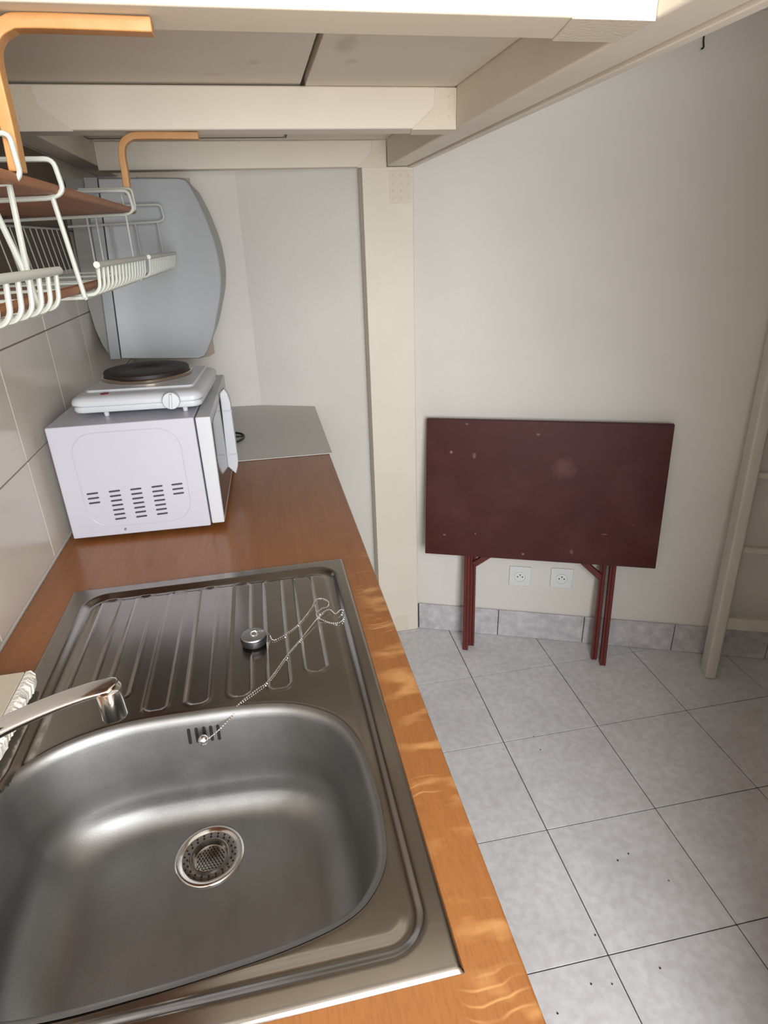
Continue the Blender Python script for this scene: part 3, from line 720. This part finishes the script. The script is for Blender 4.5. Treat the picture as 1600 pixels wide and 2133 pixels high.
MB().rings([ringy(back, 2.366), ringy(back, 2.388)]).build('wall_outline', M_outline, wh)  # thin beige sheet on the far wall, following the heater outline
# ------------------------------------------------------------------ bentwood brackets under the loft beams
def bracket(y0, dz, label, dx=0.0):
    pts = [(.236, 1.6006+dz), (.238, 1.64+dz), (.2385, 1.690), (.244, 1.708), (.258, 1.7185), (.280, 1.7215), (.386, 1.7205)]
    c = catmull([(x+dx, 0, z) for x, z in pts], 6); lo = []; hi = []
    th = .0062
    for i, p in enumerate(c):
        t = (c[min(i+1, len(c)-1)]-c[max(i-1, 0)]).normalized(); nr = Vector((-t.z, 0, t.x))
        lo.append((p.x-nr.x*th, p.z-nr.z*th)); hi.append((p.x+nr.x*th, p.z+nr.z*th))
    pr = lo+hi[::-1]; vs = []; fs = []; n = len(c)
    for (x, z) in lo: vs += [(x, y0, z), (x, y0+.019, z)]
    for (x, z) in hi: vs += [(x, y0, z), (x, y0+.019, z)]
    for i in range(n-1):
        a = 2*i; b = 2*n+2*i
        fs += [(a, a+2, a+3, a+1), (b, b+1, b+3, b+2), (a, b, b+2, a+2), (a+1, a+3, b+3, b+1)]
    fs += [(0, 1, 2*n+1, 2*n), (2*n-2, 4*n-2, 4*n-1, 2*n-1)]
    return tag(MB().add(vs, fs).build('wooden_bracket', M_bent, bevel=.0015), label, 'bracket', 'bentwood brackets holding the dish rack')
bracket(.738, 0, 'bent orange beech bracket under the nearest loft beam at top left', .005)
bracket(1.409, .022, 'bent orange beech bracket under the middle loft beam before the water heater')
# ------------------------------------------------------------------ hanging wire dish rack
rack = thing('dish_rack', 'white wire dish rack with a brown wooden shelf hanging below the loft', 'dish rack')
WR = .0030
def wire(name, pts, r=WR, fil=.010, closed=False, n=8):
    return MB().tube(fillet(pts, fil, 4, closed), r, n, closed).build(name, M_wire, rack, smooth=True)
for y in (.40, .87, 1.36, 1.83):       # end frames, hooked loops projecting into the room
    wire('end_frame', [(.012, y, 1.625), (.2455, y, 1.6255), (.2500, y, 1.592), (.236, y, 1.5855), (.012, y, 1.5800)], fil=.009)
for y0, ym in ((.7525, 0), (1.4235, .004)):               # hooks round the bracket legs
    wire('hook', [(.15, y0-.022, 1.632), (.246, y0-.022, 1.632), (.2475, y0-.022, 1.596), (.236, y0-.022, 1.590), (.17, y0-.022, 1.588)], r=.0026, fil=.007)
    wire('hook', [(.226, y0-.030, 1.626), (.2285, y0-.030, 1.600), (.2200, y0-.030, 1.588), (.214, y0-.030, 1.5885)], r=.0014, fil=.005)
# trays: inner corner at (.25, 1.474), lip at (.272, 1.509)
trays = [(.30, .693, .0125), (.873, 1.255, .0290), (1.312, 1.755, .0300)]
XB, ZBt, XL, ZL = .247, 1.4745, .270, 1.5105
for ti, (y0, y1, g) in enumerate(trays):
    MB().tube([(XL, y0-.006, ZL), (XL, y1+.006, ZL)], .0040, 10).build('lip_rail', M_wire, rack, smooth=True)
    MB().tube([(XB, y0, ZBt-.002), (XB, y1, ZBt-.002)], WR, 8).build('bottom_rail', M_wire, rack, smooth=True)
    MB().tube([(.030, y0, ZBt-.002), (.030, y1, ZBt-.002)], WR*.8, 8).build('bottom_rail', M_wire, rack, smooth=True)
    MB().tube([(.014, y0, 1.573), (.014, y1, 1.573)], WR*.8, 8).build('top_rail', M_wire, rack, smooth=True)
    n = {0: 15, 1: 15, 2: 18}[ti]
    rung = None
    for k in range(n):
        y = y0+.004+(y1-y0-.008)*k/(n-1)
        if rung is None:
            rung = MB().tube(fillet([(XL-.0005, 0, ZL-.001), (XL-.0035, 0, ZBt+.009), (XL-.010, 0, ZBt+.0015), (XB-.012, 0, ZBt-.0005)], .008, 4), .0023, 7).build('rung', M_wire, rack, smooth=True); o = rung
        else: o = rung.copy(); COL.objects.link(o); o.parent = rack
        o.location = (0, y, 0)
    back = None
    for k in range(0, n*2//3):
        y = y0+.004+(y1-y0-.008)*k/(n*2//3-1)
        if back is None:
            back = MB().tube([(.014, 0, 1.573), (.026, 0, ZBt)], .0013, 6).build('back_wire', M_wire, rack, smooth=True); o = back
        else: o = back.copy(); COL.objects.link(o); o.parent = rack
        o.location = (0, y, 0)
    for y in (y0, (y0+y1)/2, y1):
        MB().tube([(.03, y, ZBt-.002), (XB, y, ZBt-.002)], WR*.8, 8).build('cross_wire', M_wire, rack, smooth=True)
# front uprights from the end frames down to the trays
wire('upright', [(.236, .870, 1.586), (.2475, .870, ZBt-.002)])
wire('upright', [(.2345, .7315, 1.588), (.243, .692, 1.500), (.247, .690, ZBt)])
wire('upright', [(.214, .7235, 1.588), (.236, .700, 1.52), (.247, .693, ZBt)])
for x in (.163, .179, .234): wire('upright', [(x, 1.36, 1.583), (x+.004, 1.33, ZBt+.005), (x+.004, 1.32, ZBt)], r=.0017)
for x in (.114, .175, .231): wire('upright', [(x, 1.83, 1.584), (x+.006, 1.80, 1.500), (x+.004, 1.755, ZBt)], r=.0022)
box(.0006, .006, .30, 1.86, 1.482, 1.735).build('wall_shade_sheet', M_wallshade, rack, bevel=.001)  # dark sheet added to stand in for shade on the wall behind the rack
# wooden shelf and lower slat
bd = MB(); pr = [(.010, .36), (.238, .36), (.2445, .372), (.2445, 1.425), (.238, 1.442), (.225, 1.448), (.010, 1.448)]
bd.prism([(x, y, 1.5888) for x, y in pr], [(x, y, 1.5998) for x, y in pr])
bd.build('wooden_shelf', M_shelfw, rack, bevel=.004, seg=3)
MB().tube([(.2385, .32, 1.4825), (.2385, 1.375, 1.4825)], .0055, 8).build('wooden_slat', M_shelfw, rack, smooth=True)
box(.008, .034, .30, 1.42, 1.448, 1.470).build('wooden_slat', M_shelfw, rack, bevel=.003)
# ------------------------------------------------------------------ folded table leaning on the back wall
tb = thing('folding_table', 'dark red-brown wooden folding table folded flat against the back wall', 'table')
def off_t(z, o0): return o0-.125*z
def tslab(q0, q1, z0, z1, of, thick):     # leaning slab, front face at of(z)
    return MB().hexa([WP(q0, z0, off_t(z0, of)), WP(q1, z0, off_t(z0, of)), WP(q1, z0, off_t(z0, of)-thick), WP(q0, z0, off_t(z0, of)-thick)],
                     [WP(q0, z1, off_t(z1, of)), WP(q1, z1, off_t(z1, of)), WP(q1, z1, off_t(z1, of)-thick), WP(q0, z1, off_t(z1, of)-thick)])
tslab(1.122, 1.951, .4205, .9325, .168, .018).build('tabletop', M_maroon, tb, bevel=.002)
def leg(qb, qt, z1, of, w=.0215, d=.030):
    h = MB()
    def sec(q, z):
        o_ = off_t(z, of); a = w/2; pr = []
        # section with a groove down the front face
        for dq, do in ((-a, 0), (-.0025, 0), (0, -.003), (.0025, 0), (a, 0), (a, -d), (-a, -d)): pr.append(WP(q+dq, z, o_+do))
        return pr
    h.prism(sec(qb, .001), sec(qt, z1)); return h.build('leg', M_leg, tb, bevel=.0012, seg=1)
leg(1.286, 1.276, .80, .136); leg(1.308, 1.300, .52, .104)
leg(1.813, 1.811, .80, .150); leg(1.784, 1.782, .60, .118)
def brace(qa, za, qb, zb, of):
    d = Vector((qb-qa, zb-za)).normalized(); nx, nz = -d.y*.011, d.x*.011
    f = lambda q, z, t: WP(q, z, off_t(z, of)-t)
    lo = [f(qa+nx, za+nz, 0), f(qb+nx, zb+nz, 0), f(qb-nx, zb-nz, 0), f(qa-nx, za-nz, 0)]
    hi = [f(qa+nx, za+nz, .014), f(qb+nx, zb+nz, .014), f(qb-nx, zb-nz, .014), f(qa-nx, za-nz, .014)]
    MB().prism(lo, hi).build('brace', M_leg, tb, bevel=.001, seg=1)
brace(1.306, .362, 1.42, .448, .120); brace(1.775, .350, 1.66, .448, .128)
tslab(1.27, 1.82, .60, .635, .146, .016).build('stretcher', M_leg, tb, bevel=.001)
# ------------------------------------------------------------------ two wall sockets
def socket(q, z, label):
    s = thing('wall_socket', label, 'socket', group='white sockets above the skirting')
    wbox(q-.042, q+.042, z-.043, z+.043, .0006, .0085).build('cover_plate', M_sock, s, bevel=.003)
    fr = wbox(q-.027, q+.027, z-.027, z+.027, .008, .0098).build('insert', M_sock, s, bevel=.002)
    n = 28
    def ring(r, o, zc=z): return [WP(q+r*math.cos(2*math.pi*k/n), zc+r*math.sin(2*math.pi*k/n), o) for k in range(n)]
    MB().rings([ring(.0225, .0100), ring(.0225, .0135), ring(.0205, .0140), ring(.0195, .0120), ring(.0190, .0102)]).build('round_rim', M_sock, s, smooth=True)
    for dq, dz in ((-.0095, .000), (.0095, .000), (0, .0085)):
        m = 10; a = [WP(q+dq+.0028*math.cos(2*math.pi*k/m), z+dz+.0028*math.sin(2*math.pi*k/m), .0104) for k in range(m)]; b = [WP(q+dq+.0028*math.cos(2*math.pi*k/m), z+dz+.0028*math.sin(2*math.pi*k/m), .0096) for k in range(m)]
        MB().prism(a, b).build('contact_hole', M_dark, s)
socket(1.486, .2865, 'white wall socket behind the folded table, left of the pair')
socket(1.645, .2905, 'white wall socket behind the folded table, right of the pair')
# ------------------------------------------------------------------ loft ladder leaning at the right
ld = thing('loft_ladder', 'white-painted wooden ladder leaning against the back wall at the right', 'ladder')
def lpt(q, z, o): return WP(q, z, o-.055*z)
def lbox(q0, q1, z0, z1, o0, o1, name, bev=.003):
    return MB().hexa([lpt(q0, z0, o0), lpt(q1, z0, o0), lpt(q1, z0, o1), lpt(q0, z0, o1)], [lpt(q0, z1, o0), lpt(q1, z1, o0), lpt(q1, z1, o1), lpt(q0, z1, o1)]).build(name, M_ladder, ld, bevel=bev)
lbox(2.172, 2.212, .001, 2.02, .098, .168, 'rail', .008); lbox(2.60, 2.64, .001, 2.02, .098, .168, 'rail', .008)
lbox(2.211, 2.601, .205, .252, .120, .150, 'bottom_rung')
for z in (.515, .782, 1.05, 1.32, 1.59, 1.86): lbox(2.211, 2.601, z-.012, z+.012, .122, .148, 'rung', .006)
# small wire hook high on the wall
hk = MB().tube(catmull([WP(1.868, 2.036, .004), WP(1.869, 2.01, .006), WP(1.870, 1.985, .006), WP(1.872, 1.970, .010), WP(1.866, 1.966, .012)], 5), .0022, 8)
tag(hk.build('wall_hook', M_black, smooth=True), 'small wire hook high on the back wall just under the ceiling', 'hook')
# crumbs scattered on the floor
cr = MB()
for x, y in ((1.205, 1.412), (1.202, 1.354), (1.237, .952), (1.275, .963), (1.333, .873), (1.083, .792), (1.022, .699), (1.067, .689), (.924, .663), (1.189, .695)):
    r = random.uniform(.0018, .0032)
    cr.add([Vector((x, y, .0018))+Vector((v.x*random.uniform(.7, 1.4), v.y, v.z*.6))*(r/.00145) for v in iv], fi)
tag(cr.build('crumbs', M_crumb), 'dark crumbs scattered over the pale floor tiles', 'crumbs', kind='stuff')
